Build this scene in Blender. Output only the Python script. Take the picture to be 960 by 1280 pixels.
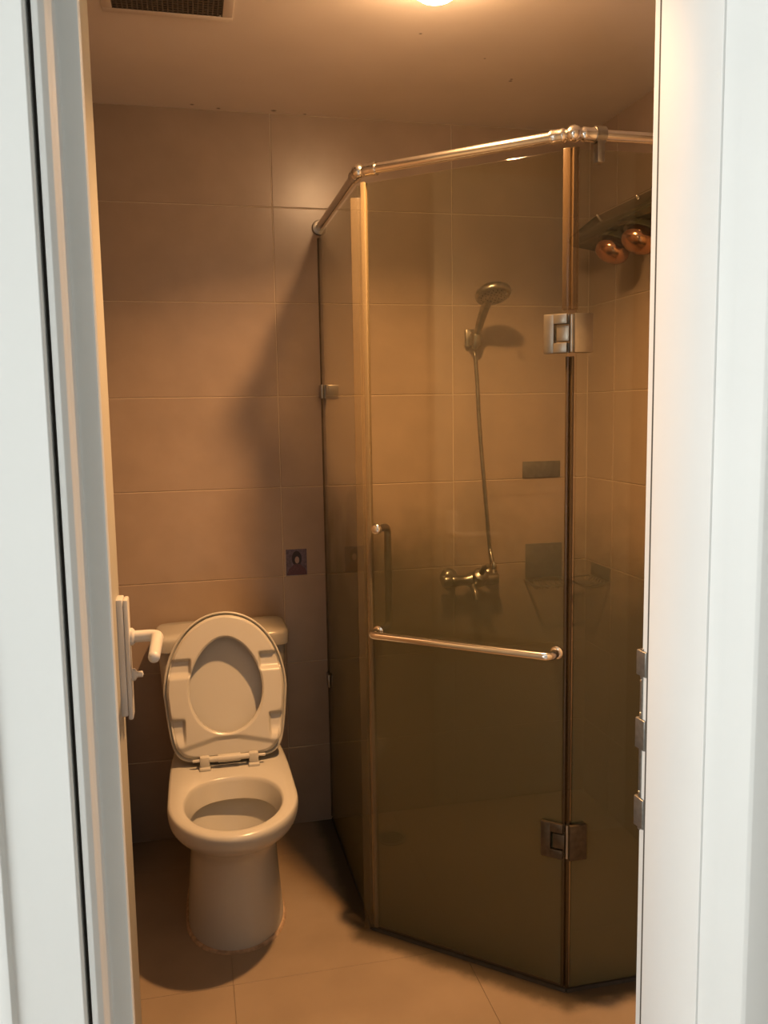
import bpy, bmesh, math, random
from mathutils import Vector, Matrix
random.seed(7)
S = bpy.context.scene
COL = S.collection
for o in list(bpy.data.objects):
    bpy.data.objects.remove(o)
R = math.radians

# ------------------------------------------------------------------ camera
CAM_H = 1.4216
cam_d = bpy.data.cameras.new('camera'); cam = bpy.data.objects.new('camera', cam_d); COL.objects.link(cam)
S.camera = cam
cam_d.sensor_fit = 'VERTICAL'; cam_d.sensor_height = 36.0; cam_d.lens = 1063.8644 / 1280 * 36.0
cam_d.clip_start = 0.02; cam_d.clip_end = 60
pit, yaw, rol = R(6.7302), R(12.74724), R(0.93792)
fw = Vector((math.sin(yaw) * math.cos(pit), math.cos(yaw) * math.cos(pit), -math.sin(pit)))
r0 = Vector((math.cos(yaw), -math.sin(yaw), 0)); d0 = fw.cross(r0)
rt = math.cos(rol) * r0 + math.sin(rol) * d0; dn = -math.sin(rol) * r0 + math.cos(rol) * d0
cam.matrix_world = Matrix(((rt.x, -dn.x, -fw.x, 0), (rt.y, -dn.y, -fw.y, 0), (rt.z, -dn.z, -fw.z, CAM_H), (0, 0, 0, 1)))

# ------------------------------------------------------------------ world, light, exposure
w = bpy.data.worlds.new('world'); S.world = w; w.use_nodes = True
w.node_tree.nodes['Background'].inputs[0].default_value = (0.80, 0.88, 1.0, 1)
w.node_tree.nodes['Background'].inputs[1].default_value = 0.3
vs = S.view_settings
vs.view_transform = 'Standard'; vs.look = 'None'; vs.gamma = 1; vs.use_curve_mapping = False; vs.exposure = 0.0
try:
    S.cycles.transparent_max_bounces = 16
except Exception:
    pass
LAMP_P = 32.5
LAMP_COL = (1.0, 0.51, 0.20)
LAMP = (0.555, 1.865)
# daylight area light in an added, unseen hall window (opening built further down)
wl = bpy.data.lights.new('added_window_daylight', 'AREA'); wl.shape = 'RECTANGLE'; wl.size = 1.3; wl.size_y = 1.3
wl.energy = 86; wl.color = (0.95, 0.99, 1.0)
wlo = bpy.data.objects.new('added_window_daylight', wl); COL.objects.link(wlo)
wlo.location = (-1.95, -0.35, 1.45); wlo.rotation_euler = (0, R(-90), 0)

# ------------------------------------------------------------------ materials
def nmat(name):
    m = bpy.data.materials.new(name); m.use_nodes = True
    return m, m.node_tree.nodes, m.node_tree.links, m.node_tree.nodes['Principled BSDF']
def plain(name, col, rough=0.5, metal=0.0, noise=0.0, nscale=20, bump=0.0, spec=0.5, coat=0.0):
    m, n, l, b = nmat(name)
    b.inputs['Base Color'].default_value = (*col, 1); b.inputs['Roughness'].default_value = rough
    b.inputs['Metallic'].default_value = metal; b.inputs['Specular IOR Level'].default_value = spec
    b.inputs['Coat Weight'].default_value = coat; b.inputs['Coat Roughness'].default_value = .38 if name.startswith('ceiling') else .05
    g = n.new('ShaderNodeNewGeometry'); t = n.new('ShaderNodeTexNoise')
    t.inputs['Scale'].default_value = nscale; t.inputs['Detail'].default_value = 4
    l.new(g.outputs['Position'], t.inputs['Vector'])
    mx = n.new('ShaderNodeMixRGB'); mx.blend_type = 'MULTIPLY'; mx.inputs[0].default_value = 1
    mx.inputs[1].default_value = (*col, 1)
    rp = n.new('ShaderNodeMapRange'); rp.inputs['From Min'].default_value = .3; rp.inputs['From Max'].default_value = .7
    rp.inputs['To Min'].default_value = 1 - noise; rp.inputs['To Max'].default_value = 1
    l.new(t.outputs['Fac'], rp.inputs[0]); l.new(rp.outputs[0], mx.inputs[2]); l.new(mx.outputs[0], b.inputs['Base Color'])
    if bump:
        bp = n.new('ShaderNodeBump'); bp.inputs['Strength'].default_value = bump; bp.inputs['Distance'].default_value = .002
        l.new(t.outputs['Fac'], bp.inputs['Height']); l.new(bp.outputs[0], b.inputs['Normal'])
    return m

M = {}
M['tile'] = plain('beige_tile', (0.34, 0.265, 0.205), 0.28, noise=.12, nscale=9, bump=.04)
M['grout'] = plain('pale_grout', (0.50, 0.42, 0.33), 0.8)
M['ceil'] = plain('ceiling_paint', (0.76, 0.69, 0.62), 0.45, noise=.06, nscale=5)
M['white_paint'] = plain('white_lacquer', (0.63, 0.64, 0.615), 0.6, spec=.2, noise=.03, nscale=6)
M['hall_paint'] = plain('hall_paint', (0.8, 0.8, 0.78), 0.7)
M['hall_dim'] = plain('hall_dim_tone', (0.22, 0.20, 0.18), 0.7)  # dark tone put on the unseen rear wall to cut hall bounce
M['hall_floor'] = plain('hall_floor', (0.55, 0.5, 0.45), 0.5, noise=.15)
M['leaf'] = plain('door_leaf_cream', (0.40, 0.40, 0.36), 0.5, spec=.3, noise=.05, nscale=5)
M['matt_dark'] = plain('matt_dark_surface', (0.06, 0.055, 0.045), 0.7)
M['porcelain'] = plain('porcelain', (0.43, 0.425, 0.395), 0.24, noise=.03, nscale=4)
M['seat_plastic'] = plain('seat_plastic', (0.46, 0.455, 0.42), 0.28)
M['chrome'] = plain('chrome', (0.78, 0.74, 0.68), 0.16, metal=1)
M['brushed'] = plain('brushed_steel', (0.33, 0.30, 0.25), 0.33, metal=1, noise=.1, nscale=60)
M['dull_chrome'] = plain('dull_chrome', (0.40, 0.38, 0.34), 0.30, metal=1, noise=.25, nscale=40)
M['grimy'] = plain('grimy_steel', (0.10, 0.08, 0.055), 0.45, metal=.7, noise=.4, nscale=60)
M['steel_plate'] = plain('steel_plate', (0.16, 0.15, 0.135), 0.5, metal=.35, noise=.3, nscale=60)
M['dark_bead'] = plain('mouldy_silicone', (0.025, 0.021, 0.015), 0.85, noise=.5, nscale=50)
M['wall_silicone'] = plain('wall_silicone', (0.13, 0.10, 0.065), 0.6, noise=.4, nscale=30)
M['handle_white'] = plain('handle_white', (0.55, 0.54, 0.52), 0.35)
M['heater'] = plain('heater_enamel', (0.05, 0.05, 0.03), 0.25, coat=.4)
M['gold_bulb'] = plain('gold_bulb_glass', (0.56, 0.30, 0.19), 0.18, metal=1)
M['vent_dark'] = plain('vent_dark', (0.045, 0.035, 0.025), 0.8)
M['vent_mesh'] = plain('vent_mesh', (0.11, 0.09, 0.065), 0.6)
M['vent_frame'] = plain('vent_frame', (0.66, 0.59, 0.52), 0.5)
M['strike'] = plain('strike_steel', (0.28, 0.28, 0.26), 0.4, metal=.9, noise=.25, nscale=120)
M['water'] = plain('water', (0.50, 0.47, 0.40), 0.04)
M['stk_bg'] = plain('sticker_print_violet', (0.13, 0.10, 0.15), 0.4, noise=.5, nscale=150)
M['stk_hair'] = plain('sticker_print_black', (0.018, 0.012, 0.018), 0.4)
M['stk_face'] = plain('sticker_print_pale', (0.30, 0.22, 0.20), 0.4)
M['stk_body'] = plain('sticker_print_plum', (0.10, 0.04, 0.06), 0.4, noise=.4, nscale=200)
M['caulk'] = plain('stained_caulk', (0.42, 0.30, 0.20), 0.8, noise=.5, nscale=60)

# lamp diffuser
m, n, l, b = nmat('lamp_diffuser'); b.inputs['Emission Color'].default_value = (1, .60, .30, 1); b.inputs['Emission Strength'].default_value = 125
M['lamp'] = m

# soap film on the shower glass, denser towards the bottom
def glass_mat(name, film_top, film_bot, film_max, tint):
    m = bpy.data.materials.new(name); m.use_nodes = True; nt = m.node_tree; n = nt.nodes; l = nt.links
    n.remove(n['Principled BSDF']); out = n['Material Output']
    tr = n.new('ShaderNodeBsdfTransparent'); tr.inputs[0].default_value = (*tint, 1)
    gl = n.new('ShaderNodeBsdfGlossy'); gl.inputs['Roughness'].default_value = .03; gl.inputs['Color'].default_value = (1, 1, 1, 1)
    lw = n.new('ShaderNodeLayerWeight'); lw.inputs[0].default_value = .5
    pw = n.new('ShaderNodeMath'); pw.operation = 'POWER'; pw.inputs[1].default_value = 5
    l.new(lw.outputs['Facing'], pw.inputs[0])
    ma = n.new('ShaderNodeMath'); ma.operation = 'MULTIPLY_ADD'; ma.inputs[1].default_value = .955; ma.inputs[2].default_value = .045
    l.new(pw.outputs[0], ma.inputs[0])
    mx = n.new('ShaderNodeMixShader'); l.new(ma.outputs[0], mx.inputs[0]); l.new(tr.outputs[0], mx.inputs[1]); l.new(gl.outputs[0], mx.inputs[2])
    g = n.new('ShaderNodeNewGeometry'); sp = n.new('ShaderNodeSeparateXYZ'); l.new(g.outputs['Position'], sp.inputs[0])
    nz = n.new('ShaderNodeTexNoise'); nz.inputs['Scale'].default_value = 7; nz.inputs['Detail'].default_value = 5
    l.new(g.outputs['Position'], nz.inputs['Vector'])
    ad = n.new('ShaderNodeMath'); ad.operation = 'MULTIPLY_ADD'; ad.inputs[1].default_value = .30; l.new(nz.outputs['Fac'], ad.inputs[0]); l.new(sp.outputs['Z'], ad.inputs[2])
    mr = n.new('ShaderNodeMapRange'); mr.interpolation_type = 'SMOOTHSTEP'
    mr.inputs['From Min'].default_value = film_bot + .15; mr.inputs['From Max'].default_value = film_top + .15
    mr.inputs['To Min'].default_value = film_max; mr.inputs['To Max'].default_value = 0.012
    l.new(ad.outputs[0], mr.inputs[0])
    df = n.new('ShaderNodeBsdfDiffuse'); df.inputs[0].default_value = (.17, .165, .095, 1)
    tl = n.new('ShaderNodeBsdfTranslucent'); tl.inputs[0].default_value = (.17, .165, .09, 1)
    fx = n.new('ShaderNodeMixShader'); fx.inputs[0].default_value = .5; l.new(df.outputs[0], fx.inputs[1]); l.new(tl.outputs[0], fx.inputs[2])
    f2 = n.new('ShaderNodeMixShader'); l.new(mr.outputs[0], f2.inputs[0]); l.new(mx.outputs[0], f2.inputs[1]); l.new(fx.outputs[0], f2.inputs[2])
    l.new(f2.outputs[0], out.inputs['Surface'])
    return m
M['glass'] = glass_mat('shower_glass', 1.27, 0.84, 0.58, (.895, .885, .80))

# clear PVC sealing strip
def pvc(name, col, a):
    m, n, l, b = nmat(name)
    b.inputs['Base Color'].default_value = (*col, 1); b.inputs['Roughness'].default_value = .25
    tr = n.new('ShaderNodeBsdfTransparent'); tr.inputs[0].default_value = (.95, .9, .8, 1)
    mx = n.new('ShaderNodeMixShader'); mx.inputs[0].default_value = a
    l.new(tr.outputs[0], mx.inputs[1]); l.new(b.outputs[0], mx.inputs[2]); l.new(mx.outputs[0], n['Material Output'].inputs['Surface'])
    return m
M['pvc'] = pvc('pvc_seal', (.24, .195, .12), .5)
M['pvc_clear'] = pvc('pvc_seal_clear', (.30, .25, .17), .09)
M['pvc_dark'] = pvc('pvc_seal_dark', (.05, .034, .016), .7)
M['pvc_amber'] = pvc('pvc_seal_amber', (.12, .08, .04), .42)

# floor tile with grime and the bead's painted shadow along the shower threshold
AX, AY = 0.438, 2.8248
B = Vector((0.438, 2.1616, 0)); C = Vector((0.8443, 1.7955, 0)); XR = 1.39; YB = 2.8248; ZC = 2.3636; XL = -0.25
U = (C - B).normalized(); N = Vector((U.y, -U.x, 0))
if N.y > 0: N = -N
def floor_mat():
    m, n, l, b = nmat('floor_tile')
    b.inputs['Roughness'].default_value = .34
    g = n.new('ShaderNodeNewGeometry'); sp = n.new('ShaderNodeSeparateXYZ'); l.new(g.outputs['Position'], sp.inputs[0])
    def math_(op, a, b_=None, c=None):
        k = n.new('ShaderNodeMath'); k.operation = op
        for i, v in enumerate((a, b_, c)):
            if v is None: continue
            if isinstance(v, (int, float)): k.inputs[i].default_value = v
            else: l.new(v, k.inputs[i])
        return k.outputs[0]
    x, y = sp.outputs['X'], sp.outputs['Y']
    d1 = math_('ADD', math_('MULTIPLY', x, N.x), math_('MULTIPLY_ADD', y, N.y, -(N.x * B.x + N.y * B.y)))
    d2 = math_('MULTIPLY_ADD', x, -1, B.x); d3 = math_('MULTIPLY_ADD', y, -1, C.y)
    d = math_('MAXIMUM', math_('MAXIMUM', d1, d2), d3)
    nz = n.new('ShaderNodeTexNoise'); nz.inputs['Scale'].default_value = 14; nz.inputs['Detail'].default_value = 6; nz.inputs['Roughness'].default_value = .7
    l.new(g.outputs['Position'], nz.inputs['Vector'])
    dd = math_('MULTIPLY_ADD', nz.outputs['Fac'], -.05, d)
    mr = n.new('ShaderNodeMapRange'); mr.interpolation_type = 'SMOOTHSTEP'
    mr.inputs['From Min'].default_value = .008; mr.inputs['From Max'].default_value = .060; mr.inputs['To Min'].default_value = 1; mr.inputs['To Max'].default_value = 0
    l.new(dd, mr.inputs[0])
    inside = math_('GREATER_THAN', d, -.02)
    dirt_shade = math_('MULTIPLY', mr.outputs[0], math_('MULTIPLY', inside, .9))
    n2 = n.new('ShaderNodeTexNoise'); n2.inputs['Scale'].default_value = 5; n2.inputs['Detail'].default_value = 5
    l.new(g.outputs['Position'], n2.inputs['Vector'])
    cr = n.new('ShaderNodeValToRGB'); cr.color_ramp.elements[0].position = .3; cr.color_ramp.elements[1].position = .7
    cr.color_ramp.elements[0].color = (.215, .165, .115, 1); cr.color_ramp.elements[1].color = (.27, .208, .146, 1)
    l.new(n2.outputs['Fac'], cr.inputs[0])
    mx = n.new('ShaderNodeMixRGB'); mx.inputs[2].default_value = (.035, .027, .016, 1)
    l.new(dirt_shade, mx.inputs[0]); l.new(cr.outputs[0], mx.inputs[1]); l.new(mx.outputs[0], b.inputs['Base Color'])
    return m
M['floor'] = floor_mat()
M['floor_grout'] = plain('floor_grout', (.22, .17, .12), .8)

# ------------------------------------------------------------------ mesh helpers
WORLD = {}
def obj(name, bm, mat, parent=None, smooth=True, angle=40):
    bmesh.ops.recalc_face_normals(bm, faces=bm.faces)
    xs = [v.co.copy() for v in bm.verts]
    lo = Vector([min(v[i] for v in xs) for i in range(3)]); hi = Vector([max(v[i] for v in xs) for i in range(3)])
    c = Vector(((lo.x + hi.x) / 2, (lo.y + hi.y) / 2, lo.z))
    for v in bm.verts: v.co -= c
    me = bpy.data.meshes.new(name); bm.to_mesh(me); bm.free()
    if smooth:
        for p in me.polygons: p.use_smooth = True
        me.set_sharp_from_angle(angle=R(angle))
    me.materials.append(M[mat] if isinstance(mat, str) else mat)
    o = bpy.data.objects.new(name, me); COL.objects.link(o)
    place(o, c, parent)
    return o
def place(o, c, parent):
    WORLD[o.name] = Vector(c)
    if parent is not None:
        o.parent = parent; o.location = Vector(c) - WORLD[parent.name]
    else:
        o.location = c
def thing(name, loc, label, cat, group=None, kind=None):
    o = bpy.data.objects.new(name, None); o.empty_display_size = .05; COL.objects.link(o); o.location = loc
    WORLD[o.name] = Vector(loc); tag(o, label, cat, group, kind); return o
def tag(o, label=None, cat=None, group=None, kind=None):
    for k, v in (('label', label), ('category', cat), ('group', group), ('kind', kind)):
        if v: o[k] = v
    return o
def box(bm, x0, x1, y0, y1, z0, z1, bev=0, mtx=None, seg=2):
    vs_ = [bm.verts.new(p) for p in ((x0, y0, z0), (x1, y0, z0), (x1, y1, z0), (x0, y1, z0), (x0, y0, z1), (x1, y0, z1), (x1, y1, z1), (x0, y1, z1))]
    fs = [bm.faces.new([vs_[i] for i in q]) for q in ((0, 3, 2, 1), (4, 5, 6, 7), (0, 1, 5, 4), (1, 2, 6, 5), (2, 3, 7, 6), (3, 0, 4, 7))]
    geom = vs_
    if bev:
        es = list({e for f in fs for e in f.edges})
        r = bmesh.ops.bevel(bm, geom=es, offset=bev, segments=seg, profile=.5, affect='EDGES')
        geom = list({v for f in r['faces'] for v in f.verts} | {v for v in vs_ if v.is_valid})
    if mtx is not None:
        for v in set(geom): v.co = mtx @ v.co
    return bm
def nb(): return bmesh.new()
def bx(*a, **k): return box(nb(), *a, **k)
def loft(rings, bm=None, cap0=True, cap1=True):
    bm = bm or nb(); prev = None; first = None
    for r in rings:
        cur = [bm.verts.new(p) for p in r]
        if prev:
            k = len(cur)
            for i in range(k):
                bm.faces.new((prev[i], prev[(i + 1) % k], cur[(i + 1) % k], cur[i]))
        else: first = cur
        prev = cur
    if cap0: bm.faces.new(list(reversed(first)))
    if cap1: bm.faces.new(prev)
    return bm
def frame_of(d):
    d = Vector(d).normalized(); a = Vector((0, 0, 1)) if abs(d.z) < .9 else Vector((1, 0, 0))
    x = a.cross(d).normalized(); y = d.cross(x); return x, y, d
def tube(pts, r, seg=16, bm=None, cap=True):
    pts = [Vector(p) for p in pts]; rad = r if isinstance(r, (list, tuple)) else [r] * len(pts)
    rings = []; xp = None
    for i, p in enumerate(pts):
        if i == 0: d = pts[1] - p
        elif i == len(pts) - 1: d = p - pts[i - 1]
        else: d = (pts[i + 1] - p).normalized() + (p - pts[i - 1]).normalized()
        d.normalize()
        if xp is None: x, y, _ = frame_of(d)
        else:
            x = (xp - d * xp.dot(d)).normalized(); y = d.cross(x)
        xp = x
        rings.append([p + rad[i] * (math.cos(2 * math.pi * k / seg) * x + math.sin(2 * math.pi * k / seg) * y) for k in range(seg)])
    return loft(rings, bm, cap, cap)
def lathe(prof, origin=(0, 0, 0), axis=(0, 0, 1), seg=32, bm=None):
    x, y, d = frame_of(axis); o = Vector(origin)
    rings = [[o + d * h + max(r, 1e-4) * (math.cos(2 * math.pi * k / seg) * x + math.sin(2 * math.pi * k / seg) * y) for k in range(seg)] for r, h in prof]
    return loft(rings, bm)
def arc_path(pts, rad, n=6):
    pts = [Vector(p) for p in pts]; out = [pts[0]]
    for i in range(1, len(pts) - 1):
        a = (pts[i - 1] - pts[i]).normalized(); b_ = (pts[i + 1] - pts[i]).normalized()
        p0 = pts[i] + a * rad; p1 = pts[i] + b_ * rad
        for k in range(n + 1):
            t = k / n; out.append((1 - t) ** 2 * p0 + 2 * t * (1 - t) * pts[i] + t * t * p1)
    out.append(pts[-1]); return out
def prism(poly, v0, v1, axis='y', bev=0):
    """poly in the other two axes (x,z for 'y'; x,y for 'z'; y,z for 'x')"""
    f = {'y': lambda p, t: (p[0], t, p[1]), 'z': lambda p, t: (p[0], p[1], t), 'x': lambda p, t: (t, p[0], p[1])}[axis]
    bm = nb(); a = [bm.verts.new(f(p, v0)) for p in poly]; b_ = [bm.verts.new(f(p, v1)) for p in poly]
    k = len(poly); bm.faces.new(a); bm.faces.new(list(reversed(b_)))
    for i in range(k): bm.faces.new((a[i], a[(i + 1) % k], b_[(i + 1) % k], b_[i]))
    bmesh.ops.recalc_face_normals(bm, faces=bm.faces)
    if bev: bmesh.ops.bevel(bm, geom=list(bm.edges), offset=bev, segments=2, profile=.5, affect='EDGES')
    return bm
def struct(o, label, cat): return tag(o, label, cat, None, 'structure')
TILE_MESH = {}
def tile(parent, x0, x1, y0, y1, z0, z1, mat, axis):
    """one bevelled tile; alike tiles share mesh data. axis = wall normal axis"""
    key = (round(x1 - x0, 4), round(y1 - y0, 4), round(z1 - z0, 4), mat)
    if key not in TILE_MESH:
        bm = bx(-(x1 - x0) / 2, (x1 - x0) / 2, -(y1 - y0) / 2, (y1 - y0) / 2, 0, z1 - z0, bev=.0012 if mat == 'tile' else .0003, seg=1)
        bmesh.ops.recalc_face_normals(bm, faces=bm.faces)
        me = bpy.data.meshes.new('tile'); bm.to_mesh(me); bm.free(); me.materials.append(M[mat]); TILE_MESH[key] = me
    o = bpy.data.objects.new('tile', TILE_MESH[key]); COL.objects.link(o)
    place(o, ((x0 + x1) / 2, (y0 + y1) / 2, z0), parent)

# ------------------------------------------------------------------ the bathroom shell
G = .0014; T = .007
YF = 1.07                                   # bathroom face of the wall with the door
rows = [0.0, .2764, .5764, .8764, 1.1764, 1.4764, 1.7764, 2.0764, ZC]
fl = struct(obj('floor', bx(XL - .1, XR + .1, YF - .15, YB + .1, -.1, -.004), 'floor_grout', smooth=False), 'beige tiled bathroom floor with dark grime and painted bead shadow along the shower', 'floor')
xs = [XL, .05, .65, 1.25, XR]; ys = [YF - .15, 1.42, 2.02, 2.62, YB]
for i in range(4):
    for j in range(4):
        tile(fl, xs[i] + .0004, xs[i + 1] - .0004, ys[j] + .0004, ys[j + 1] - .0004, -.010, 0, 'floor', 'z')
wb = struct(obj('wall_back', bx(XL - .1, XR + .1, YB + .0020, YB + .12, -.1, ZC + .1), 'grout', smooth=False), 'back wall of large beige tiles with pale joints', 'wall')
cx = [XL, .2892, .8892, XR]
for i in range(3):
    for j in range(8):
        tile(wb, cx[i] + G, cx[i + 1] - G, YB, YB + T, rows[j] + G, rows[j + 1] - G, 'tile', 'y')
wr = struct(obj('wall_right', bx(XR + .0020, XR + .12, YF - .15, YB + .1, -.1, ZC + .1), 'grout', smooth=False), 'right wall of beige tiles behind the shower', 'wall')
cy = [YF, 1.43, 2.03, 2.63, YB]
for i in range(4):
    for j in range(8):
        tile(wr, XR, XR + T, cy[i] + G, cy[i + 1] - G, rows[j] + G, rows[j + 1] - G, 'tile', 'x')
wlft = struct(obj('wall_left', bx(XL - .12, XL - .0020, YF - .15, YB + .1, -.1, ZC + .1), 'grout', smooth=False), 'left wall of beige tiles behind the open door', 'wall')
cy = [YF, 1.35, 1.95, 2.55, YB]
for i in range(4):
    for j in range(8):
        tile(wlft, XL - T, XL, cy[i] + G, cy[i + 1] - G, rows[j] + G, rows[j + 1] - G, 'tile', 'x')

# ceiling with a few mould specks
def ceil_mat():
    m = M['ceil'].copy(); m.name = 'ceiling_paint_specked'; n = m.node_tree.nodes; l = m.node_tree.links; b = n['Principled BSDF']
    src = b.inputs['Base Color'].links[0].from_socket; g = n.new('ShaderNodeNewGeometry'); cur = None
    for sx, sy, sr in ((.609, 2.186, .004), (.820, 2.301, .003), (.947, 2.438, .005), (.945, 2.425, .004), (.30, 2.80, .008), (.05, 2.79, .006), (.13, 2.81, .006), (.40, 2.815, .005)):
        v = n.new('ShaderNodeVectorMath'); v.operation = 'DISTANCE'; v.inputs[1].default_value = (sx, sy, ZC); l.new(g.outputs['Position'], v.inputs[0])
        k = n.new('ShaderNodeMapRange'); k.inputs['From Min'].default_value = sr * .5; k.inputs['From Max'].default_value = sr * 1.4; k.inputs['To Min'].default_value = .75; k.inputs['To Max'].default_value = 0
        l.new(v.outputs['Value'], k.inputs[0])
        if cur is None: cur = k.outputs[0]
        else:
            q = n.new('ShaderNodeMath'); q.operation = 'MAXIMUM'; l.new(cur, q.inputs[0]); l.new(k.outputs[0], q.inputs[1]); cur = q.outputs[0]
    mx = n.new('ShaderNodeMixRGB'); mx.inputs[2].default_value = (.08, .06, .045, 1)
    l.new(cur, mx.inputs[0]); l.new(src, mx.inputs[1]); l.new(mx.outputs[0], b.inputs['Base Color'])
    return m
struct(obj('ceiling', bx(XL - .1, XR + .1, YF - .15, YB + .1, ZC, ZC + .1), ceil_mat(), smooth=False), 'painted bathroom ceiling with small dark mould specks', 'ceiling')

# wall with the doorway
JL, JR = -.114, .614                         # opening between the jamb faces
HY = .92                                     # hall face
DH = 2.23                                    # opening height
bm = nb()
box(bm, -1.95, JL - .03, HY + .004, YF, -.1, ZC + .1); box(bm, JR + .03, 2.2, HY + .004, YF, -.1, ZC + .1); box(bm, JL - .03, JR + .03, HY + .004, YF, DH + .03, ZC + .1)
struct(obj('wall_front', bm, 'hall_paint', smooth=False), 'white hall wall around the doorway', 'wall')

# ------------------------------------------------------------------ door frame
fr = thing('trim_1', (.25, 1.0, 0), 'white lacquered door frame around the bathroom doorway', 'door frame', kind='structure')
def jamb(s):
    """jamb cross-section in x,y for the left (s=-1) or right (s=+1) side"""
    e = JL if s < 0 else JR
    pts = [(e, HY - .014), (e, .960), (e - s * .022, .961), (e - s * .0155, 1.050), (e - s * .013, 1.053), (e + s * .012, 1.052), (e + s * .012, 1.092), (e + s * .045, 1.092), (e + s * .045, HY - .014)]
    if s > 0:
        pts = [(e, HY - .004), (e, 1.052), (e + .013, 1.052), (e + .013, 1.090), (e + .045, 1.090), (e + .045, HY - .004)]
    return prism(pts, 0, DH + .03, 'z', bev=.0025)
obj('jamb', jamb(-1), 'white_paint', fr); obj('jamb', jamb(1), 'white_paint', fr)
obj('head_jamb', bx(JL + .002, JR - .002, HY - .012, 1.09, DH, DH + .03, bev=.002), 'white_paint', fr)
# left casing: rounded inner bead, dark strip painted in for the gap's shade, flat board with a raised outer band
bead = [(JL, HY - .012), (JL - .002, HY - .024), (JL - .007, HY - .030), (JL - .013, HY - .031), (JL - .013, HY - .012)]
obj('casing_bead', prism(bead, 0, DH + .06, 'z', bev=.001), 'white_paint', fr)
obj('joint_gap_shade', bx(JL - .019, JL - .0125, HY - .016, HY, 0, DH + .06), 'matt_dark', fr, smooth=False)
cas = [(JL - .0175, HY), (JL - .0175, HY - .034), (JL - .020, HY - .037), (JL - .086, HY - .037), (JL - .089, HY - .043), (JL - .105, HY - .043), (JL - .110, HY - .038), (JL - .110, HY)]
obj('casing', prism(cas, 0, DH + .08, 'z', bev=.001), 'white_paint', fr)
cas = [(JR, HY - .008), (JR + .016, HY - .020), (JR + .030, HY - .032), (JR + .040, HY - .042), (JR + .045, HY - .044), (JR + .085, HY - .044), (JR + .090, HY - .036), (JR + .090, HY)]
obj('casing', prism(cas, 0, DH + .08, 'z', bev=.001), 'white_paint', fr)
obj('rebate_strip', bx(JR + .002, JR + .014, 1.0525, 1.0575, 0, DH), 'matt_dark', fr, smooth=False)  # thin dark strip inside the rebate
obj('head_casing', bx(JL - .09, JR + .09, HY - .03, HY, DH + .0, DH + .09, bev=.003), 'white_paint', fr)
# strike plate with three lips, on the latch side
sp_ = obj('strike_plate', bx(JR + .0105, JR + .0128, 1.0840, 1.0900, .80, 1.075, bev=.0008), 'strike', fr)
sp_['label'] = 'grey metal strike plate'
for z0, z1 in ((1.035, 1.072), (.925, .970), (.805, .850)):
    lip = prism([(JR + .0128, 1.074), (JR + .0095, 1.0745), (JR + .0075, 1.096), (JR + .0115, 1.0985), (JR + .0155, 1.0985), (JR + .0155, 1.0905)], z0, z1, 'z', bev=.0008)
    lp = obj('strike_lip', lip, 'strike', sp_)
for z in (1.028, .978, .858):
    obj('screw', lathe([(0, -.0012), (.0022, -.001), (.0026, .0)], (JR + .0105, 1.0865, z), (1, 0, 0), 12), 'chrome', sp_)

# ------------------------------------------------------------------ open door leaf
LX0, LX1, LY0, LY1, LZ1 = -.190, -.148, 1.100, 1.72, 2.21
door = thing('door_1', ((LX0 + LX1) / 2, LY0, 0), 'white panelled bathroom door standing open on the left', 'door', kind='structure')
obj('door_leaf', bx(LX0, LX1, LY0, LY1, .012, LZ1, bev=.003), 'leaf', door)
def moulding(y0, y1, z0, z1, x0=LX1, wd=.022, h=.0025):
    bm = nb()
    for a in ((y0, y1, z0, z0 + wd), (y0, y1, z1 - wd, z1), (y0, y0 + wd, z0 + wd, z1 - wd), (y1 - wd, y1, z0 + wd, z1 - wd)):
        box(bm, x0 - .001, x0 + h, *a, bev=.0015)
    return bm
for z0, z1 in ((.16, .78), (1.12, 2.08)):
    obj('panel_moulding', moulding(LY0 + .10, LY1 - .19, z0, z1), 'leaf', door)
    obj('raised_panel', bx(LX1 - .001, LX1 + .002, LY0 + .15, LY1 - .24, z0 + .05, z1 - .05, bev=.0012), 'leaf', door)
HYc = 1.665; HZ = 1.0
esc = obj('escutcheon', bx(LX1 - .001, LX1 + .012, HYc - .024, HYc + .024, .850, 1.078, bev=.003), 'handle_white', door)
obj('cover_plate', bx(LX1 + .012, LX1 + .021, HYc - .021, HYc + .021, .842, 1.076, bev=.003), 'handle_white', esc)
obj('thumb_turn', lathe([(0, 0), (.012, 0), (.012, .006), (.006, .010), (.006, .020), (0, .022)], (LX1 + .0205, HYc, .925), (1, 0, 0), 16), 'handle_white', esc)
HX = LX1 + .0205
lev = arc_path([(HX - .002, HYc, HZ), (HX + .052, HYc, HZ), (HX + .050, HYc - .14, HZ - .004)], .020, 8)
hd = obj('lever_handle', tube(lev, [.0115] * (len(lev) - 1) + [.0105], 16), 'handle_white', door)
hd['label'] = 'white lever handle'
obj('lever_collar', lathe([(0, 0), (.017, 0), (.017, .006), (.013, .010), (0, .010)], (HX - .001, HYc, HZ), (1, 0, 0), 20), 'handle_white', hd)
tip = lev[-1]
obj('lever_end', lathe([(.0105, 0), (.010, .004), (.006, .009), (0, .0105)], tip, (0, -1, 0), 16), 'handle_white', hd)
for z in (.25, 1.08, 1.9):
    obj('hinge', tube([(LX1 + .004, LY0 - .004, z - .05), (LX1 + .004, LY0 - .004, z + .05)], .007, 12), 'brushed', door)

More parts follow.
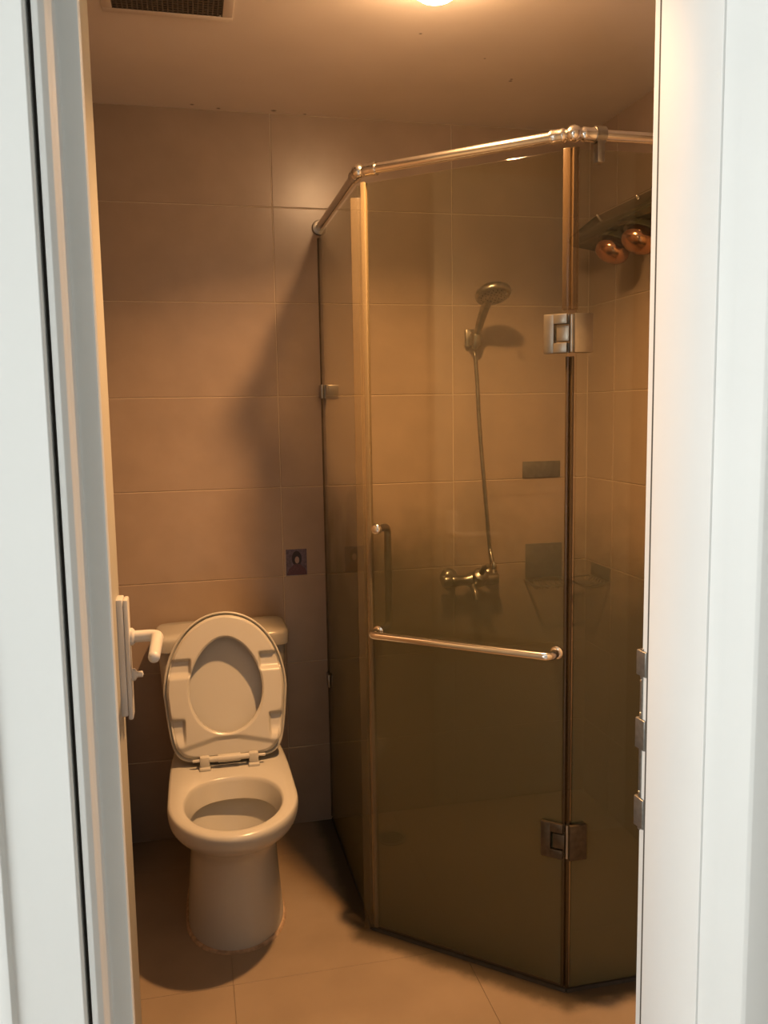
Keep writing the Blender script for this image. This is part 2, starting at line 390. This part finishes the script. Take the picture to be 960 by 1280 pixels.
# ------------------------------------------------------------------ hall outside the door (light comes from an added, unseen window)
struct(obj('floor_hall', bx(-1.95, 2.2, -2.2, YF - .15, -.1, -.002), 'hall_floor', smooth=False), 'hall floor outside the bathroom door', 'floor')
struct(obj('ceiling_hall', bx(-1.95, 2.2, -2.2, HY + .004, 2.6, 2.7), 'hall_paint', smooth=False), 'white hall ceiling outside the bathroom door', 'ceiling')
struct(obj('wall_hall_rear', bx(-1.95, 2.2, -2.3, -2.2, -.1, 2.7), 'hall_dim', smooth=False), 'dark hall wall facing the bathroom door', 'wall')
struct(obj('wall_hall_right', bx(2.2, 2.3, -2.3, 1.2, -.1, 2.7), 'hall_paint', smooth=False), 'white hall wall to the right', 'wall')
bm = nb(); wy0, wy1, wz0, wz1 = -1.0, .30, .8, 2.1
box(bm, -2.05, -1.90, -2.3, wy0, -.1, 2.7); box(bm, -2.05, -1.90, wy1, 1.2, -.1, 2.7)
box(bm, -2.05, -1.90, wy0, wy1, -.1, wz0); box(bm, -2.05, -1.90, wy0, wy1, wz1, 2.7)
struct(obj('wall_hall_left', bm, 'hall_paint', smooth=False), 'white hall wall with the added window opening', 'wall')
bm = nb()
for a in ((wy0, wy0 + .05, wz0, wz1), (wy1 - .05, wy1, wz0, wz1), (wy0, wy1, wz0, wz0 + .05), (wy0, wy1, wz1 - .05, wz1)):
    box(bm, -2.03, -1.98, *a)
struct(obj('added_window_1', bm, 'white_paint', smooth=False), 'added, unseen white window frame around the hall daylight', 'window')  # unseen frame, added to house the daylight area light

# ------------------------------------------------------------------ ceiling lamp
lp = thing('ceiling_lamp', (LAMP[0], LAMP[1], ZC - .03), 'small round glowing downlight on the ceiling', 'lamp')
obj('trim_ring', lathe([(.078, 0), (.080, -.004), (.074, -.012), (.062, -.014), (.060, -.008), (.060, 0)], (LAMP[0], LAMP[1], ZC), (0, 0, 1), 40), 'white_paint', lp)
obj('diffuser', lathe([(.050, -.004), (.051, -.040), (.047, -.054), (.036, -.062), (.02, -.0655), (0, -.067)], (LAMP[0], LAMP[1], ZC), (0, 0, 1), 40), 'lamp', lp)
al = bpy.data.lights.new('downlight', 'AREA'); al.shape = 'DISK'; al.size = .07; al.energy = LAMP_P; al.color = LAMP_COL; al.spread = R(136)
alo = bpy.data.objects.new('downlight', al); COL.objects.link(alo); place(alo, (LAMP[0], LAMP[1], ZC - .071), lp)

# ------------------------------------------------------------------ exhaust vent in the ceiling
vx0, vx1, vy0, vy1 = -.133, .118, 1.925, 2.176
vt = thing('ceiling_vent', (0, 2.05, ZC - .01), 'dark square exhaust vent grille in the ceiling', 'vent')
bm = nb(); fwid = .024
for a in ((vx0 - fwid, vx1 + fwid, vy0 - fwid, vy0), (vx0 - fwid, vx1 + fwid, vy1, vy1 + fwid), (vx0 - fwid, vx0, vy0, vy1), (vx1, vx1 + fwid, vy0, vy1)):
    box(bm, *a, ZC - .005, ZC + .001, bev=.0015)
obj('frame', bm, 'vent_frame', vt)
obj('backing', bx(vx0, vx1, vy0, vy1, ZC - .0015, ZC + .0005), 'vent_dark', vt, smooth=False)
bm = nb(); k = 22; st = (vx1 - vx0) / k
for i in range(k + 1):
    x = vx0 + i * st; y = vy0 + i * st
    box(bm, x - .0016, x + .0016, vy0, vy1, ZC - .0045, ZC - .0015)
    box(bm, vx0, vx1, y - .0016, y + .0016, ZC - .0042, ZC - .0016)
ms = obj('mesh', bm, 'vent_mesh', vt, smooth=False); ms['kind'] = 'stuff'

# ------------------------------------------------------------------ toilet
TX = .074
def ring(z, rx, yf, yb, yc, nf=2.0, nbk=2.0, k=72, cxx=TX):
    out = []
    for i in range(k):
        a = 2 * math.pi * i / k; c, s = math.cos(a), math.sin(a)
        e = nf if s < 0 else nbk
        x = math.copysign(abs(c) ** (2 / e), c); y = math.copysign(abs(s) ** (2 / e), s)
        out.append((cxx + rx * x, yc + (y * (yb - yc) if s > 0 else y * (yc - yf)), z))
    return out
toi = thing('toilet', (TX, 2.4, 0), 'white ceramic toilet with raised seat and lid against the back wall', 'toilet')
prof_o = [(.001, .131, 2.149, 2.66, 2.33, 2.1, 3), (.012, .133, 2.147, 2.66, 2.33, 2.1, 3), (.06, .130, 2.146, 2.66, 2.33, 2.1, 3), (.12, .125, 2.144, 2.66, 2.32, 2.1, 3),
      (.18, .120, 2.140, 2.66, 2.31, 2.1, 3), (.235, .117, 2.132, 2.67, 2.295, 2.1, 3), (.272, .121, 2.117, 2.70, 2.275, 2.1, 3),
      (.300, .134, 2.088, 2.73, 2.255, 2.05, 3), (.330, .156, 2.038, 2.755, 2.23, 2, 3.2), (.355, .168, 2.008, 2.77, 2.22, 2, 3.4), (.375, .172, 1.996, 2.775, 2.22, 2, 3.4), (.390, .1725, 1.993, 2.78, 2.22, 2, 3.4),
      (.399, .170, 1.997, 2.778, 2.22, 2, 3.4), (.403, .164, 2.004, 2.77, 2.22, 2, 3.4)]
rs = []
for i in range(len(prof_o) - 1):
    q = [prof_o[max(i - 1, 0)], prof_o[i], prof_o[i + 1], prof_o[min(i + 2, len(prof_o) - 1)]]
    for j in range(4):
        t = j / 4
        rs.append(ring(*[.5 * (2 * q[1][c] + (q[2][c] - q[0][c]) * t + (2 * q[0][c] - 5 * q[1][c] + 4 * q[2][c] - q[3][c]) * t * t + (-q[0][c] + 3 * q[1][c] - 3 * q[2][c] + q[3][c]) * t ** 3) for c in range(7)]))
rs.append(ring(*prof_o[-1]))
rs += [ring(.4035, .134, 2.024, 2.350, 2.195, 2, 2.3), ring(.400, .1285, 2.030, 2.345, 2.195, 2, 2.3), ring(.39, .1265, 2.033, 2.342, 2.195, 2, 2.3), ring(.352, .116, 2.050, 2.326, 2.195, 2, 2.3),
       ring(.347, .1155, 2.053, 2.324, 2.195, 2, 2.3), ring(.345, .119, 2.050, 2.330, 2.195, 2, 2.3), ring(.341, .126, 2.044, 2.345, 2.195, 2, 2.3), ring(.328, .126, 2.054, 2.350, 2.195, 2, 2.3),
       ring(.305, .113, 2.094, 2.342, 2.21, 2, 2.2), ring(.27, .097, 2.134, 2.325, 2.225), ring(.23, .074, 2.160, 2.305, 2.23), ring(.19, .057, 2.175, 2.29, 2.235), ring(.13, .04, 2.19, 2.28, 2.235)]
obj('bowl', loft(rs), 'porcelain', toi, angle=60)
obj('water', loft([ring(.192, .060, 2.172, 2.293, 2.235), ring(.194, .0605, 2.171, 2.294, 2.235)]), 'water', toi, smooth=False)
rs = [ring(0, .140, 2.141, 2.664, 2.33, 2.2, 3), ring(.004, .139, 2.142, 2.663, 2.33, 2.2, 3), ring(.007, .136, 2.146, 2.66, 2.33, 2.2, 3)]
obj('caulk_line', loft(rs), 'caulk', toi)
def rrect(z, hx, y0, y1, n=7, k=64):
    return ring(z, hx, y0, y1, (y0 + y1) / 2, n, n, k)
rs = [rrect(.402, .165, 2.635, 2.785), rrect(.41, .172, 2.63, 2.79), rrect(.55, .188, 2.618, 2.80), rrect(.698, .197, 2.612, 2.806)]
obj('tank', loft(rs), 'porcelain', toi, angle=60)
rs = [rrect(.698, .196, 2.612, 2.808), rrect(.702, .206, 2.600, 2.812), rrect(.735, .207, 2.597, 2.813), rrect(.744, .204, 2.600, 2.811), rrect(.749, .196, 2.608, 2.806), rrect(.751, .12, 2.65, 2.77)]
tl = obj('tank_lid', loft(rs), 'porcelain', toi, angle=60)
obj('flush_button', lathe([(0, 0), (.022, 0), (.022, .003), (.018, .005), (0, .0055)], (TX, 2.71, .7505), (0, 0, 1), 24), 'chrome', tl)
# seat and lid, modelled flat (v runs from the hinge to the front) and swung up past vertical
HZ_, HY_ = .425, 2.418
lean = R(103)
def swing(u, v, wv):
    """u across, v from the hinge, wv = away from the bowl when closed"""
    # closed: v towards -y, up = +z. raise by lean about x axis at the hinge
    y, z = -v, wv
    ca, sa = math.cos(lean), math.sin(lean)
    return Vector((TX + u, HY_ + y * ca + z * sa, HZ_ - y * sa + z * ca))
def outline(inset, k=96, vmax=.428, hw=.180):
    pts = []
    vc = .195
    for i in range(k):
        a = 2 * math.pi * i / k; c, s = math.cos(a), math.sin(a)
        if s >= 0:
            e = 2.05; u = (hw - inset) * math.copysign(abs(c) ** (2 / e), c); v = vc + (vmax - vc - inset) * abs(s) ** (2 / e)
        else:
            e = 7.0; u = math.copysign(abs(c) ** (2 / e), c); v = vc - (vc + .004 - inset) * abs(s) ** (2 / e)
            u *= (hw - inset) * (1 - .13 * min(1, ((vc - v) / vc)) ** 1.2)
        pts.append((u, v))
    return pts
def hole(k=96, hu=.106, v0=.075, v1=.352, inset=0):
    vc = .20; pts = []
    for i in range(k):
        a = 2 * math.pi * i / k; c, s = math.cos(a), math.sin(a)
        pts.append(((hu + inset) * c * (1 - .13 * max(0, s) ** 2), vc + ((v1 - vc + inset) if s > 0 else (vc - v0 + inset)) * s))
    return pts
k = 320
# lid: shallow dish whose inside faces the camera
seat_t = .021
def lidring(inset, h): return [swing(u, v, h) for u, v in outline(inset, k)]
rs = [lidring(.15, .055), lidring(.08, .053), lidring(.035, .046), lidring(.016, .036), lidring(.009, .028), lidring(.007, .0215), lidring(.004, .0195), lidring(.001, .0215), lidring(0, .032), lidring(.005, .045), lidring(.02, .056), lidring(.06, .062), lidring(.12, .064), lidring(.16, .0645)]
obj('lid', loft(rs), 'seat_plastic', toi, angle=50)
# seat ring: height field on its underside with four pockets
o_ = outline(.011, k); h_ = hole(k)
NT = 40
def sstep(a, b_, x):
    t = max(0, min(1, (x - a) / (b_ - a))); return t * t * (3 - 2 * t)
def under(u, v, t):
    # depth of the underside relative to its face (positive = into the ring)
    edge = .004 * (1 - sstep(0, .08, t)) + .007 * sstep(.90, 1.0, t)
    dep = edge
    # four tapered pockets
    for su, vv in ((-1, .272), (1, .278), (-1, .100), (1, .100)):
        pu = u * su; dv = v - vv
        wv = sstep(-.034 if vv > .2 else -.058, -.012, dv) * (1 - sstep(.017, .026, dv))
        lo = .096 if vv > .2 else .118
        wu = sstep(lo, lo + .010, pu)
        dep += .015 * wv * wu * (1 - sstep(.93, .99, t) * .6)
    dep += .007 * (1 - sstep(.060, .080, v + .25 * abs(u))) * sstep(.10, .22, t)   # shallow hollow above the hinge
    return dep
bm = nb(); top = []; bot = []
for i in range(k):
    c1, c2 = [], []
    for j in range(NT + 1):
        t = j / NT; u = h_[i][0] * (1 - t) + o_[i][0] * t; v = h_[i][1] * (1 - t) + o_[i][1] * t
        c1.append(bm.verts.new(swing(u, v, under(u, v, t)))); 
        if j in (0, NT): c2.append(bm.verts.new(swing(u, v, seat_t)))
    top.append(c1); bot.append(c2)
for i in range(k):
    a, b_ = top[i], top[(i + 1) % k]
    for j in range(NT): bm.faces.new((a[j], a[j + 1], b_[j + 1], b_[j]))
    c, d = bot[i], bot[(i + 1) % k]
    bm.faces.new((c[0], d[0], d[1], c[1])); bm.faces.new((a[0], b_[0], d[0], c[0])); bm.faces.new((a[NT], c[1], d[1], b_[NT]))
obj('seat', bm, 'seat_plastic', toi, angle=50)
# hinge: two blocks on the deck and a barrel between them
for s in (-1, 1):
    hb = nb(); cxh = TX + s * .070
    box(hb, cxh - .016, cxh + .016, HY_ - .020, HY_ + .012, .402, .412, bev=.003)
    box(hb, cxh - .014, cxh + .014, HY_ - .010, HY_ + .010, .410, HZ_ + .016, bev=.004)
    obj('hinge_block', hb, 'seat_plastic', toi)
obj('hinge_barrel', tube([(TX - .058, HY_ - .002, HZ_ + .006), (TX + .058, HY_ - .002, HZ_ + .006)], .0085, 16), 'seat_plastic', toi)
obj('hinge_sleeve', tube([(TX - .032, HY_ - .002, HZ_ + .006), (TX + .032, HY_ - .002, HZ_ + .006)], .0115, 16), 'seat_plastic', toi)
for s in (-1, 1):
    obj('hinge_pin', tube([(TX + s * .084, HY_ - .002, HZ_ + .005), (TX + s * .104, HY_ - .002, HZ_ + .005)], .0045, 12), 'seat_plastic', toi)

# ------------------------------------------------------------------ shower enclosure
sh = thing('shower_enclosure', (.85, 2.3, 0), 'corner shower enclosure of soap-filmed glass with metal rails', 'shower')
GT = .004; Z0, Z1 = .012, 1.984; ZT = 2.016
def dmat(p0, u):                              # local frame along a pane: x along, y normal, z up
    n_ = Vector((-u.y, u.x, 0)); return Matrix(((u.x, n_.x, 0, p0.x), (u.y, n_.y, 0, p0.y), (0, 0, 1, 0), (0, 0, 0, 1)))
MB_ = dmat(B, U)                              # local y>0 = inside
sgn = 1 if (MB_.to_3x3() @ Vector((0, 1, 0))).dot(N) < 0 else -1      # multiply local y by sgn to get inside
def inside(s, off, z): return MB_ @ Vector((s, sgn * off, z))          # off>0 inside, <0 outside
BC = (C - B).length
obj('side_pane', bx(AX - GT, AX + GT, B.y + .004, YB - .001, Z0, Z1, bev=.001), 'glass', sh, smooth=False)['label'] = 'narrow fixed glass pane beside the toilet'
dr = obj('glass_door', bx(.012, BC - .010, -GT, GT, Z0 + .006, Z1, bev=.001, mtx=MB_), 'glass', sh, smooth=False)
dr['label'] = 'hinged glass door with towel bar'
obj('front_pane', bx(C.x + .010, XR - .001, C.y - GT, C.y + GT, Z0, Z1, bev=.001), 'glass', sh, smooth=False)
# rails
pA = Vector((AX, YB - .002, ZT)); pB = Vector((B.x, B.y, ZT)); pC = Vector((C.x, C.y, ZT)); pD = Vector((XR - .002, C.y, ZT))
RR = .0125
obj('rail', tube([pA, pB], RR, 20), 'chrome', sh); obj('rail', tube([pB, pC], RR, 20), 'chrome', sh); obj('rail', tube([pC, pD], RR * .95, 20), 'chrome', sh)
def ball(p, r, name='rail_connector'):
    prof = [(r * math.sin(math.pi * i / 12), -r * math.cos(math.pi * i / 12)) for i in range(13)]
    return obj(name, lathe(prof, p, (0, 0, 1), 24), 'chrome', sh)
bB = ball(pB, .0185); bC = ball(pC, .0185)
def collar(p, d, par, l0=.020, l1=.052):
    d = Vector(d).normalized()
    obj('collar', lathe([(.010, l0 - .006), (.0155, l0), (.0162, l0 + .004), (.0155, l0 + .008), (.0155, l1 - .008), (.0168, l1 - .004), (.0155, l1), (.012, l1)], p, d, 24), 'chrome', par)
collar(pB, pA - pB, bB); collar(pB, pC - pB, bB); collar(pC, pB - pC, bC); collar(pC, pD - pC, bC)
obj('wall_flange', lathe([(.013, -.012), (.022, -.010), (.024, -.004), (.024, 0)], pA, (0, 1, 0), 24), 'dull_chrome', sh)
obj('wall_flange', lathe([(.013, -.012), (.022, -.010), (.024, -.004), (.024, 0)], pD, (1, 0, 0), 24), 'dull_chrome', sh)
# drop clamp that hangs from the front rail and grips the pane
cl = nb(); cxk = C.x + .060
tube([(cxk - .012, C.y, ZT), (cxk + .012, C.y, ZT)], .0185, 20, cl)
box(cl, cxk - .009, cxk + .009, C.y - .012, C.y + .012, ZT - .060, ZT - .012, bev=.003)
obj('drop_clamp', cl, 'dull_chrome', sh)
# upright seals
obj('side_seal', bx(AX - .024, AX + .0060, B.y - .012, B.y - .006, Z0, 1.950, bev=.0015), 'pvc_clear', sh)
obj('door_seal', bx(.008, .021, -.0075, .0075, Z0, Z1 + .004, bev=.002, mtx=MB_), 'brushed_gold' if 'brushed_gold' in M else 'pvc', sh)
for z0, z1, wd, sm_ in ((1.640, Z1 + .004, .017, 'pvc_amber'), (Z0, 1.538, .008, 'pvc_dark')):
    obj('hinge_side_seal', bx(BC - .005 - wd, BC - .005, -.0065, .0065, z0, z1, bev=.002, mtx=MB_), sm_, sh)
    obj('corner_seal', bx(C.x - .003, C.x - .003 + wd * .85, C.y - .0065, C.y + .0065, z0, z1, bev=.002), sm_, sh)
# silicone lines
obj('wall_bead', prism([(AX - .007, YB - .0003), (AX - .0045, YB - .006), (AX + .0045, YB - .006), (AX + .007, YB - .0003)], Z0, Z1, 'z'), 'wall_silicone', sh)
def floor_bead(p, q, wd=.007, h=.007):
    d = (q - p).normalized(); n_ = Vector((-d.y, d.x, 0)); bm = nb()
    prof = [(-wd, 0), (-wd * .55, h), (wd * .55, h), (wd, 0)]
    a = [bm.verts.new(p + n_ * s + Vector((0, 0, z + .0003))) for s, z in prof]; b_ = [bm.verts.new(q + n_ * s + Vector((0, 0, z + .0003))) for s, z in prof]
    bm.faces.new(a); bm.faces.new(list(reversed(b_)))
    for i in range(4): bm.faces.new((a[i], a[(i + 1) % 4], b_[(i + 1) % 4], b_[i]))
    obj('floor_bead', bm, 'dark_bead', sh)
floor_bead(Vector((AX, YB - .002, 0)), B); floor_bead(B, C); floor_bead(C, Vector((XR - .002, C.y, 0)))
# wall clamps on the side pane
for z in (1.49, .512):
    c_ = nb(); box(c_, AX - .012, AX - .0045, YB - .040, YB - .0005, z - .022, z + .022, bev=.0015); box(c_, AX + .0045, AX + .012, YB - .040, YB - .0005, z - .022, z + .022, bev=.0015); box(c_, AX + .010, AX + .052, YB - .006, YB - .0005, z - .022, z + .022, bev=.0015)
    obj('wall_clamp', c_, 'dull_chrome', sh)
# glass hinges at the corner post
for z0, z1 in ((1.546, 1.632), (.345, .433)):
    zc = (z0 + z1) / 2
    hg = nb(); s0, s1 = BC - .062, BC - .008
    for off in (1, -1):
        y0, y1 = sorted((off * .0045, off * .0135))
        box(hg, s0, s0 + .024, y0, y1, z0, z1, bev=.0015, mtx=MB_)
        box(hg, s0 + .022, s1, y0, y1, z0, z0 + .022, bev=.0015, mtx=MB_)
        box(hg, s0 + .022, s1, y0, y1, z1 - .022, z1, bev=.0015, mtx=MB_)
    hm = 'brushed' if z0 > 1 else 'grimy'
    h1 = obj('glass_hinge', hg, hm, sh)
    tg = nb()
    for off in (1, -1):
        y0, y1 = sorted((off * .004, off * .0115))
        box(tg, s0 + .030, s1 + .004, y0, y1, z0 + .026, z1 - .026, bev=.001, mtx=MB_)
    obj('hinge_tongue', tg, hm, h1)
    pl = nb()
    for y0, y1 in ((C.y - .0150, C.y - .0045), (C.y + .0045, C.y + .0135)):
        box(pl, C.x + .000, C.x + .044, y0, y1, z0, z1, bev=.0015)
    obj('hinge_plate', pl, hm, h1)
    obj('hinge_pin', tube([Vector((C.x - .001, C.y - .001, z0 + .002)), Vector((C.x - .001, C.y - .001, z1 - .002))], .0055, 14), 'dull_chrome', h1)
# pull handle inside, towel bar outside
sH = .040
pull = arc_path([inside(sH, .004, 1.121), inside(sH, .048, 1.121), inside(sH, .048, .852), inside(sH, .004, .852)], .022, 8)
ph = obj('pull_handle', tube(pull, .0095, 18), 'dull_chrome', dr)
def knob(s, z, side):
    d = inside(0, side, 0) - inside(0, 0, 0)
    return obj('fixing_knob', lathe([(.013, 0), (.0145, .003), (.0145, .010), (.012, .014), (.007, .017), (0, .018)], inside(s, side * .0045, z), d, 24), 'chrome', dr)
knob(sH, 1.121, -1); 
barz = .850
tb = arc_path([inside(sH, -.004, barz), inside(sH, -.052, barz), inside(.520, -.052, barz + .004), inside(.520, -.004, barz + .004)], .020, 8)
tbo = obj('towel_bar', tube(tb, .0105, 20), 'chrome', dr); tbo['label'] = 'shiny horizontal towel bar'
for s in (sH, .520):
    d = inside(0, -1, 0) - inside(0, 0, 0)
    obj('bar_collar', lathe([(.0105, 0), (.0155, .001), (.0155, .008), (.0125, .011), (.0105, .012)], inside(s, -.0045, barz + (.004 if s > .1 else 0)), d, 24), 'chrome', tbo)

# ------------------------------------------------------------------ shower fittings on the back wall
def ell(r, hz): return (r, hz)
br = thing('shower_bracket', (.955, YB, 1.66), 'small wall bracket holding the hand shower', 'bracket')
obj('bracket_base', bx(.930, .978, YB - .020, YB - .0003, 1.635, 1.695, bev=.004), 'dull_chrome', br)
obj('bracket_cup', lathe([(.0135, -.022), (.019, -.020), (.0205, .018), (.018, .022), (.0135, .022)], (.956, YB - .045, 1.660), (0, -.40, .92), 24), 'dull_chrome', br)
obj('bracket_arm', tube([(.955, YB - .018, 1.664), (.956, YB - .036, 1.660)], .011, 14), 'dull_chrome', br)
hs = thing('hand_shower', (.96, 2.7, 1.6), 'chrome hand shower with round head and long hose', 'shower head')
pts = [Vector((.955, 2.787, 1.630)), Vector((.956, 2.771, 1.668)), Vector((.958, 2.735, 1.715)), Vector((.960, 2.70, 1.752)), Vector((.962, 2.668, 1.778))]
obj('handle', tube(pts, [.0105, .0115, .0140, .0150, .0165], 20), 'dull_chrome', hs)
hc = Vector((.966, 2.638, 1.790)); hax = Vector((.05, -.38, -.92)).normalized()
obj('head', lathe([(0, -.030), (.018, -.029), (.040, -.022), (.056, -.010), (.060, -.001), (.0595, .006), (.056, .010), (.052, .011), (.050, .0095), (0, .0095)], hc, hax, 40), 'dull_chrome', hs)
nz_ = nb()
for rr_, kk in ((.012, 6), (.026, 12), (.040, 18)):
    for i in range(kk):
        a = 2 * math.pi * i / kk; x, y, d = frame_of(hax)
        lathe([(.0018, 0), (.0014, .0022), (0, .0024)], hc + hax * .0095 + x * rr_ * math.cos(a) + y * rr_ * math.sin(a), hax, 6, nz_)
nzo = obj('spray_nozzles', nz_, 'matt_dark', hs); nzo['kind'] = 'stuff'
obj('spray_selector', tube([hc + hax * .004 + Vector((.018, -.052, .004)), hc + hax * .004 + Vector((.020, -.066, -.006))], .004, 10), 'dull_chrome', hs)
hose = [Vector(p) for p in ((.955, 2.790, 1.622), (.962, 2.794, 1.56), (.968, 2.797, 1.48), (.972, 2.798, 1.40), (.980, 2.797, 1.29), (.989, 2.796, 1.18), (.998, 2.794, 1.07), (1.006, 2.790, .96), (1.014, 2.782, .905), (1.016, 2.772, .878))]
# smooth the hose with a Catmull-Rom pass and give it its spiral ribs
fine = []
for i in range(len(hose) - 1):
    p0, p1, p2, p3 = hose[max(i - 1, 0)], hose[i], hose[i + 1], hose[min(i + 2, len(hose) - 1)]
    for j in range(24):
        t = j / 24
        fine.append(.5 * ((2 * p1) + (-p0 + p2) * t + (2 * p0 - 5 * p1 + 4 * p2 - p3) * t * t + (-p0 + 3 * p1 - 3 * p2 + p3) * t ** 3))
fine.append(hose[-1])
obj('hose', tube(fine, [.0068 if i % 2 else .0058 for i in range(len(fine))], 12), 'dull_chrome', hs)
obj('hose_nut', lathe([(.0085, 0), (.010, .002), (.010, .020), (.0075, .026), (.006, .03)], (1.016, 2.769, .8655), (0, 0, 1), 12), 'chrome', hs)

mxr = thing('shower_mixer', (.94, YB, .83), 'chrome shower mixer tap on the back wall below the hose', 'tap')
MZ = .838; MY = 2.762
for x in (.868, 1.018):
    obj('escutcheon', lathe([(.014, -.022), (.026, -.016), (.032, -.004), (.033, -.0003)], (x, YB, MZ), (0, 1, 0), 28), 'dull_chrome', mxr)
    obj('inlet', tube([(x, YB - .02, MZ), (x, MY - .002, MZ)], .0125, 16), 'dull_chrome', mxr)
obj('body', lathe([(0, -.085), (.019, -.084), (.021, -.078), (.019, -.06), (.018, -.035), (.026, -.018), (.030, 0), (.028, .02), (.022, .04), (.021, .078), (.019, .084), (0, .085)], (.943, MY, MZ), (1, 0, 0), 28), 'dull_chrome', mxr)
lvr = obj('cartridge_cap', lathe([(.027, 0), (.028, .022), (.025, .034), (.014, .040), (0, .041)], (.955, MY - .012, MZ + .004), (0, -.75, .66), 28), 'dull_chrome', mxr)
obj('lever', tube([(.955, MY - .040, MZ + .030), (.955, MY - .062, MZ + .052), (.955, MY - .105, MZ + .066)], [.010, .009, .0065], 14), 'dull_chrome', lvr)
obj('side_knob', lathe([(0, -.034), (.019, -.032), (.023, -.024), (.022, -.006), (.016, 0), (0, 0)], (.860, MY, MZ), (1, 0, 0), 24), 'dull_chrome', mxr)
obj('outlet', tube([(1.012, MY, MZ + .010), (1.016, MY + .006, MZ + .0265)], .011, 14), 'dull_chrome', mxr)
obj('spout', tube(arc_path([(.930, MY - .010, MZ - .015), (.930, MY - .045, MZ - .030), (.930, MY - .055, MZ - .060)], .02, 6), .0115, 16), 'dull_chrome', mxr)

# grey plates and soap dishes
tag(obj('wall_plate', bx(1.143, 1.286, YB - .004, YB - .0003, 1.180, 1.238, bev=.0015), 'steel_plate'), 'blank grey rectangular plate on the back wall beside the shower hose', 'plate')
def soap_holder(loc, rz, label, ph_=.124, cat='soap dish'):
    t = thing('soap_holder', loc, label, cat, 'plate-backed soap dishes in the shower')
    m_ = Matrix.Translation(loc) @ Matrix.Rotation(rz, 4, 'Z')     # local -y = out of the wall
    obj('back_plate', bx(-.070, .070, -.004, -.0003, 0, ph_, bev=.0015, mtx=m_), 'steel_plate', t)
    wire = []
    bm = nb()
    pth = arc_path([(-.072, -.005, -.006), (-.072, -.100, -.012), (.072, -.100, -.012), (.072, -.005, -.006)], .02, 5)
    tube([m_ @ Vector(p) for p in pth], .0028, 8, bm)
    tube([m_ @ Vector((-.072, -.005, -.006)), m_ @ Vector((.072, -.005, -.006))], .0028, 8, bm)
    obj('rim_wire', bm, 'dull_chrome', t)
    bm = nb()
    for i in range(7):
        x = -.060 + i * .020
        tube([m_ @ Vector((x, -.005, -.006)), m_ @ Vector((x, -.02, -.022)), m_ @ Vector((x, -.085, -.024)), m_ @ Vector((x, -.100, -.012))], .0018, 6, bm)
    obj('dish_wires', bm, 'dull_chrome', t)
    return t
soap_holder((1.225, YB, .819), 0, 'grey square plate with wire soap dish on the back wall')
soap_holder((XR, 2.705, .832), R(-90), 'low grey plate with wire soap dish on the right wall near the corner', .042)

# floor drain inside the shower
dn_ = thing('floor_drain', (.606, 2.637, 0), 'dark round floor drain seen through the shower glass', 'drain')
obj('drain_ring', lathe([(.050, 0.0003), (.050, .003), (.040, .0035), (.038, .0008), (.030, .0004)], (.606, 2.637, 0), (0, 0, 1), 28), 'steel_plate', dn_)
bm = nb()
for i in range(7): box(bm, .606 - .036, .606 + .036, 2.637 - .032 + i * .0095, 2.637 - .027 + i * .0095, .0006, .0025)
obj('drain_grate', bm, 'vent_dark', dn_)

# ------------------------------------------------------------------ wall heater with reflector bulbs
ht = thing('bathroom_heater', (1.35, 2.38, 1.94), 'dark wall heater with gold reflector bulbs above the shower', 'heater')
prof = [(XR - .0005, 2.067), (1.345, 2.052), (1.255, 1.982), (1.250, 1.967), (1.262, 1.954), (1.330, 1.944), (XR - .0005, 1.932)]
obj('housing', prism(prof, 2.12, 2.68, 'y', bev=.003), 'heater', ht)
obj('end_cap', prism([(x + (0.0 if x > 1.38 else -.004), z) for x, z in prof], 2.680, 2.692, 'y', bev=.003), 'heater', ht)
obj('end_cap', prism([(x + (0.0 if x > 1.38 else -.004), z) for x, z in prof], 2.108, 2.120, 'y', bev=.003), 'heater', ht)
for y in (2.655, 2.40):
    obj('cover_screw', lathe([(.006, 0), (.006, .006), (.004, .010), (0, .011)], (1.338, y, 2.044), (-.61, 0, .79), 12), 'chrome', ht)
bd = Vector((-.42, -.05, -.90)).normalized()
for y in (2.45, 2.29):
    o0 = Vector((1.305, y, 1.948))
    sk = obj('bulb_socket', lathe([(.030, -.01), (.040, .006), (.052, .022), (.057, .034), (.055, .036), (.046, .030)], o0, bd, 32), 'heater', ht)
    obj('reflector_bulb', lathe([(.022, .004), (.030, .016), (.044, .036), (.051, .052), (.052, .062), (.047, .074), (.034, .084), (.018, .089), (0, .0905)], o0, bd, 32), 'gold_bulb', ht)

# ------------------------------------------------------------------ small printed sticker on the back wall
st_ = thing('wall_sticker', (.334, YB, .878), 'small dark violet printed sticker on the tiles above the toilet', 'sticker')
obj('paper', bx(.299, .369, YB - .0010, YB - .0002, .878, .967), 'stk_bg', st_, smooth=False)
def disc(cx_, cz_, rx, rz, y, name, mat, par, k=24, z0=None):
    poly = [(cx_ + rx * math.cos(2 * math.pi * i / k), max(cz_ + rz * math.sin(2 * math.pi * i / k), z0 or -9)) for i in range(k)]
    obj(name, prism(poly, y - .0002, y, 'y'), mat, par, smooth=False)
disc(.335, .935, .0165, .026, YB - .0010, 'print_dark_shape', 'stk_hair', st_)
disc(.336, .930, .0075, .012, YB - .0012, 'print_pale_shape', 'stk_face', st_)
obj('print_plum_shape', prism([(.301, .880), (.367, .880), (.364, .898), (.345, .916), (.326, .916), (.308, .900)], YB - .0016, YB - .0014, 'y'), 'stk_body', st_, smooth=False)
